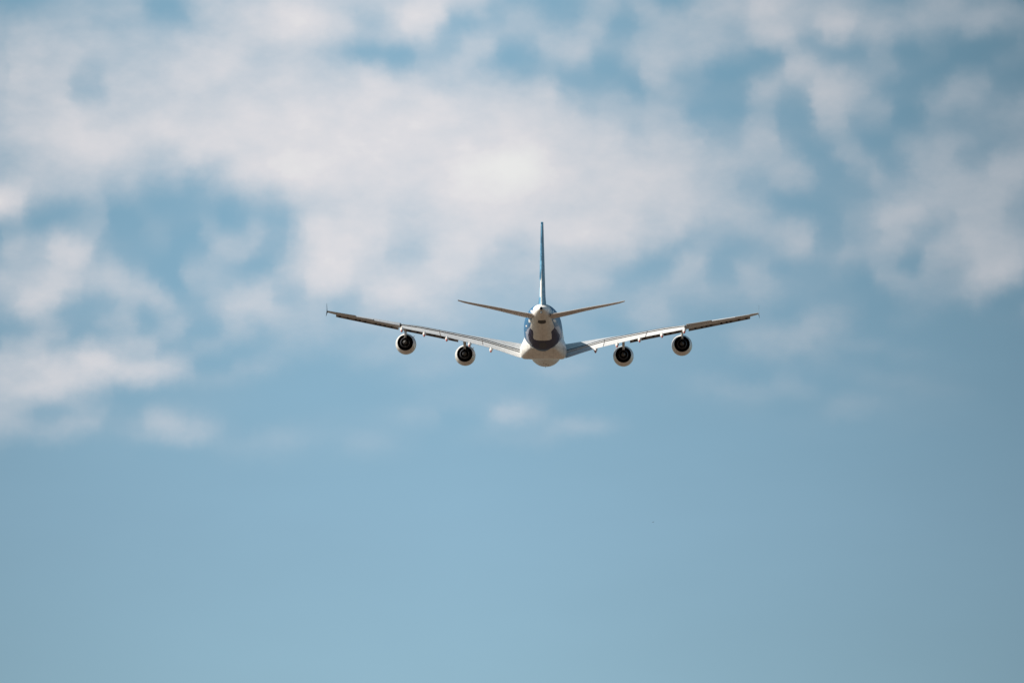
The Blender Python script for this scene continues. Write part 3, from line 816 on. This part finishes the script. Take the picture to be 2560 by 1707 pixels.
# ------------------------------------------------------------------ engines
def make_engine(sg, y, se, z, le, zle):
    ax = (sg * y, z)
    mb = MB()
    outer_p = [(se, 1.48), (se - .5, 1.56), (se - 1.2, 1.69), (se - 2.2, 1.85), (se - 3.2, 1.94), (se - 4.2, 1.94), (se - 5.0, 1.86), (se - 5.45, 1.74), (se - 5.6, 1.62),
               (se - 5.5, 1.52), (se - 5.2, 1.48)]
    mb.lathe(outer_p, ax, 64)
    nac = mb.build('engine_nacelle', M_nacelle, plane)
    MB().lathe([(se + .005, 1.475), (se - .01, 1.445), (se - .8, 1.47), (se - 3.4, 1.46), (se - 3.41, .3)], ax, 64).build('exhaust_duct', M_duct, nac)
    MB().lathe([(se - 5.2, 1.48), (se - 4.3, 1.46), (se - 4.29, .2)], ax, 48).build('fan', M_core, nac)
    MB().lathe([(se - 3.3, 1.12), (se - 1.6, 1.14), (se - .4, 1.03), (se + .7, .84), (se + 1.0, .78), (se + .98, .745), (se + .2, .72), (se - .6, .70), (se - .61, .2)], ax, 48).build('core_cowl', M_core, nac)
    MB().lathe([(se - .5, .46), (se + .4, .47), (se + 1.0, .42), (se + 1.6, .25), (se + 1.95, .08), (se + 2.0, .01)], ax, 32).build('exhaust_plug', M_plug, nac)
    # strake on the inboard shoulder
    a = radians(48) * -sg
    c_, s_ = cos(a), sin(a)
    def pt(s, r, off):
        return P(s, sg * y + r * s_ + off * c_, z + r * c_ - off * s_)
    MB().loft([[pt(se - 4.4, 1.9, o), pt(se - 2.9, 2.22, o), pt(se - 2.6, 2.22, o), pt(se - 2.55, 1.85, o)] for o in (-.03, .03)]).build('strake', M_nacelle, nac)
    # pylon
    side = [(se - 4.9, z + 1.80), (se - 4.2, z + 2.12), (le - .4, zle - .12), (le + 3.2, zle - .42), (le + 5.2, zle - .55), (se + 2.6, zle - 1.0), (se + 2.2, z + .98), (se + 1.0, z + .86),
            (se - 1.5, z + 1.1), (se - 3.0, z + 1.6)]
    wd = [.05, .2, .26, .26, .1, .06, .06, .2, .26, .26]
    MB().loft([[P(s, sg * y - w, zz) for (s, zz), w in zip(side, wd)], [P(s, sg * y + w, zz) for (s, zz), w in zip(side, wd)]]).build('pylon', M_nacelle, plane, 30)


for sg in (-1, 1):
    make_wing(sg)
    make_engine(sg, 25.9, 39.9, -1.86, lerp_table(W_LE, 25.9), pchip(Z_LE, 25.9))
    make_engine(sg, 14.93, 32.7, -3.44, lerp_table(W_LE, 14.93), pchip(Z_LE, 14.93))

# ------------------------------------------------------------------ fin and rudder
FIN_LE = [(2.6, 53.6), (4.0, 55.0), (5.0, 56.2), (18.25, 67.3)]
FIN_TE = [(2.6, 68.9), (4.0, 69.1), (18.25, 72.3)]


def f0(x):
    return (.2969 * x ** .5 - .126 * x - .3516 * x * x + .2843 * x ** 3 - .1015 * x ** 4) * 10 * .5 / .5


def fin_ring(z, xa, xb, n=18, grow=0.0):
    le, te = lerp_table(FIN_LE, z), lerp_table(FIN_TE, z)
    c = te - le
    tc_ = .090 + .02 * max(0, (6.2 - z) / 3.0) ** 2 + grow
    a, b = [], []
    for i in range(n):
        x = xa + (xb - xa) * (.5 - .5 * cos(pi * i / (n - 1)))
        h = c * tc_ * f0(x) * .5 + .028 * x
        a.append(P(le + c * x, h, z))
        b.append(P(le + c * x, -h, z))
    return list(reversed(a)) + b[1 if xa == 0 else 0:]


M_fin = paint('fin_blue_paint', BLUE, 0.45, dirt=0.08, spec=0.35)
ft = M_fin.node_tree
ftc = ft.nodes.new('ShaderNodeTexCoord')
fmp = ft.nodes.new('ShaderNodeMapping'); fmp.inputs['Scale'].default_value = (.35, .16, .3); fmp.inputs['Rotation'].default_value = (radians(35), 0, 0)
ft.links.new(ftc.outputs['Object'], fmp.inputs[0])
fnz = ft.nodes.new('ShaderNodeTexNoise'); fnz.inputs['Scale'].default_value = 1.3; fnz.inputs['Detail'].default_value = 2; fnz.inputs['Distortion'].default_value = 1.2
ft.links.new(fmp.outputs[0], fnz.inputs['Vector'])
frm = ft.nodes.new('ShaderNodeValToRGB')
frm.color_ramp.interpolation = 'CONSTANT'
e = frm.color_ramp.elements
e[0].position = 0.0; e[0].color = (0.034, 0.115, 0.20, 1)
e[1].position = 0.44; e[1].color = (0.055, 0.18, 0.30, 1)
e2 = e.new(0.54); e2.color = (0.15, 0.36, 0.52, 1)
ft.links.new(fnz.outputs['Fac'], frm.inputs[0])
fmul = ft.nodes[M_fin['_mul']]
at = ft.nodes.new('ShaderNodeAttribute'); at.attribute_name = 'bare'
mr = ft.nodes.new('ShaderNodeMapRange'); mr.inputs[1].default_value = -.04; mr.inputs[2].default_value = .04
ft.links.new(at.outputs['Fac'], mr.inputs[0])
fk = ft.nodes.new('ShaderNodeMix'); fk.data_type = 'RGBA'; fk.inputs[7].default_value = (*WHITE, 1)
ft.links.new(mr.outputs[0], fk.inputs[0]); ft.links.new(frm.outputs[0], fk.inputs[6])
ft.links.new(fk.outputs[2], fmul.inputs[6])


def white_on_fin(o):
    """Where the livery leaves the lower rudder white: a wedge along its trailing edge, wider on the left face."""
    vals = []
    for v in o.data.vertices:
        s, y, z = STATION0 - v.co.y, v.co.x, v.co.z
        te = lerp_table(FIN_TE, z)
        edge = te - s
        w = .75 * (9.4 - z) / 4.5
        d_ = w - edge
        if y < 0.0:
            d_ = max(d_, min(z - 4.75, 7.75 + .25 * sin(s * 2.1) - z) * .8 if edge < 4.2 else -1)
        vals.append(max(-1, min(1, d_)))
    o.data.attributes.new('bare', 'FLOAT', 'POINT').data.foreach_set('value', vals)


fin = MB().loft([fin_ring(z, 0, .66) for z in spread(2.7, 17.6, 40)] + [fin_ring(17.9, .03, .66), fin_ring(18.15, .12, .66), fin_ring(18.25, .3, .6)]).build('fin', M_fin, plane, 50)
white_on_fin(fin)
for za, zb in ((3.1, 10.4), (10.46, 17.7)):
    o = MB().loft([fin_ring(z, .668, 1.0, 16) for z in spread(za, zb, 46)]).build('rudder', M_fin, fin, 50)
    white_on_fin(o)

# ------------------------------------------------------------------ tailplanes
T_LE = [(.6, 61.0), (2.0, 62.3), (14.2, 70.6), (15.2, 72.0)]
T_TE = [(.6, 69.9), (2.0, 70.1), (14.2, 73.1), (15.2, 73.5)]
Z_T = [(.6, 1.22), (1.3, 1.33), (2.8, 1.53), (8.5, 2.52), (13.8, 3.37), (15.2, 3.64)]


def tail_ring(sg, y, xa, xb, n=16):
    le, te = lerp_table(T_LE, y), lerp_table(T_TE, y)
    c = te - le
    zc = pchip(Z_T, y)
    a, b = [], []
    for i in range(n):
        x = xa + (xb - xa) * (.5 - .5 * cos(pi * i / (n - 1)))
        h = c * .114 * f0(x) * .5
        zz = zc + .012 * c * (1 - x)
        a.append(P(le + c * x, sg * y, zz + .8 * h + .015))
        b.append(P(le + c * x, sg * y, zz - 1.12 * h - .03))
    return list(reversed(a)) + b[1 if xa == 0 else 0:]


for sg in (-1, 1):
    tp = MB()
    tp.loft([tail_ring(sg, y, 0, .70) for y in spread(.6, 13.75, 20)])
    tp.loft([tail_ring(sg, y, 0, 1) for y in (13.76, 14.2, 14.6, 14.9, 15.1, 15.2)])
    tpo = tp.build('tailplane', M_tail, plane, 30)
    for ya, yb in ((1.75, 7.3), (7.36, 13.72)):
        MB().loft([tail_ring(sg, y, .708, 1, 8) for y in spread(ya, yb, 6)]).build('elevator', M_tail, tpo, 30)

# ------------------------------------------------------------------ a bird far off below the right wing
bird_az, bird_el, bird_r = 1.2693, 10.4031, 2300.0
bm = bmesh.new()
lay = bm.verts.layers.skin.verify()
def bv(x, y, z, rx, ry):
    v = bm.verts.new((x, y, z)); v[lay].radius = (rx, ry); return v
body = [bv(0, -.26, .0, .03, .012), bv(0, -.1, .0, .05, .05), bv(0, .08, .01, .07, .07), bv(0, .2, .04, .04, .04), bv(0, .29, .05, .045, .045), bv(0, .36, .045, .012, .012)]
for a, b in zip(body, body[1:]):
    bm.edges.new((a, b))
for sg in (-1, 1):
    w = [body[2], bv(sg * .2, .1, .09, .02, .085), bv(sg * .42, .09, .13, .015, .075), bv(sg * .62, -.02, .08, .008, .03)]
    for a, b in zip(w, w[1:]):
        bm.edges.new((a, b))
body[2][lay].use_root = True
bme = bpy.data.meshes.new('bird')
bm.to_mesh(bme); bm.free()
bird = bpy.data.objects.new('bird', bme)
col.objects.link(bird)
bird.modifiers.new('skin', 'SKIN').use_smooth_shade = True
bird.modifiers.new('smooth', 'SUBSURF').render_levels = 2
bme.materials.append(paint('dark_plumage', (0.16, 0.15, 0.14), 0.8))
bird.location = (bird_r * cos(radians(bird_el)) * sin(radians(bird_az)), bird_r * cos(radians(bird_el)) * cos(radians(bird_az)), 1.7 + bird_r * sin(radians(bird_el)))
bird.rotation_euler = (radians(-12), radians(-14), radians(35))
bird.scale = (.8, .8, .8)
bird['label'] = 'tiny dark bird gliding alone in the open blue sky below the airliner'
bird['category'] = 'bird'
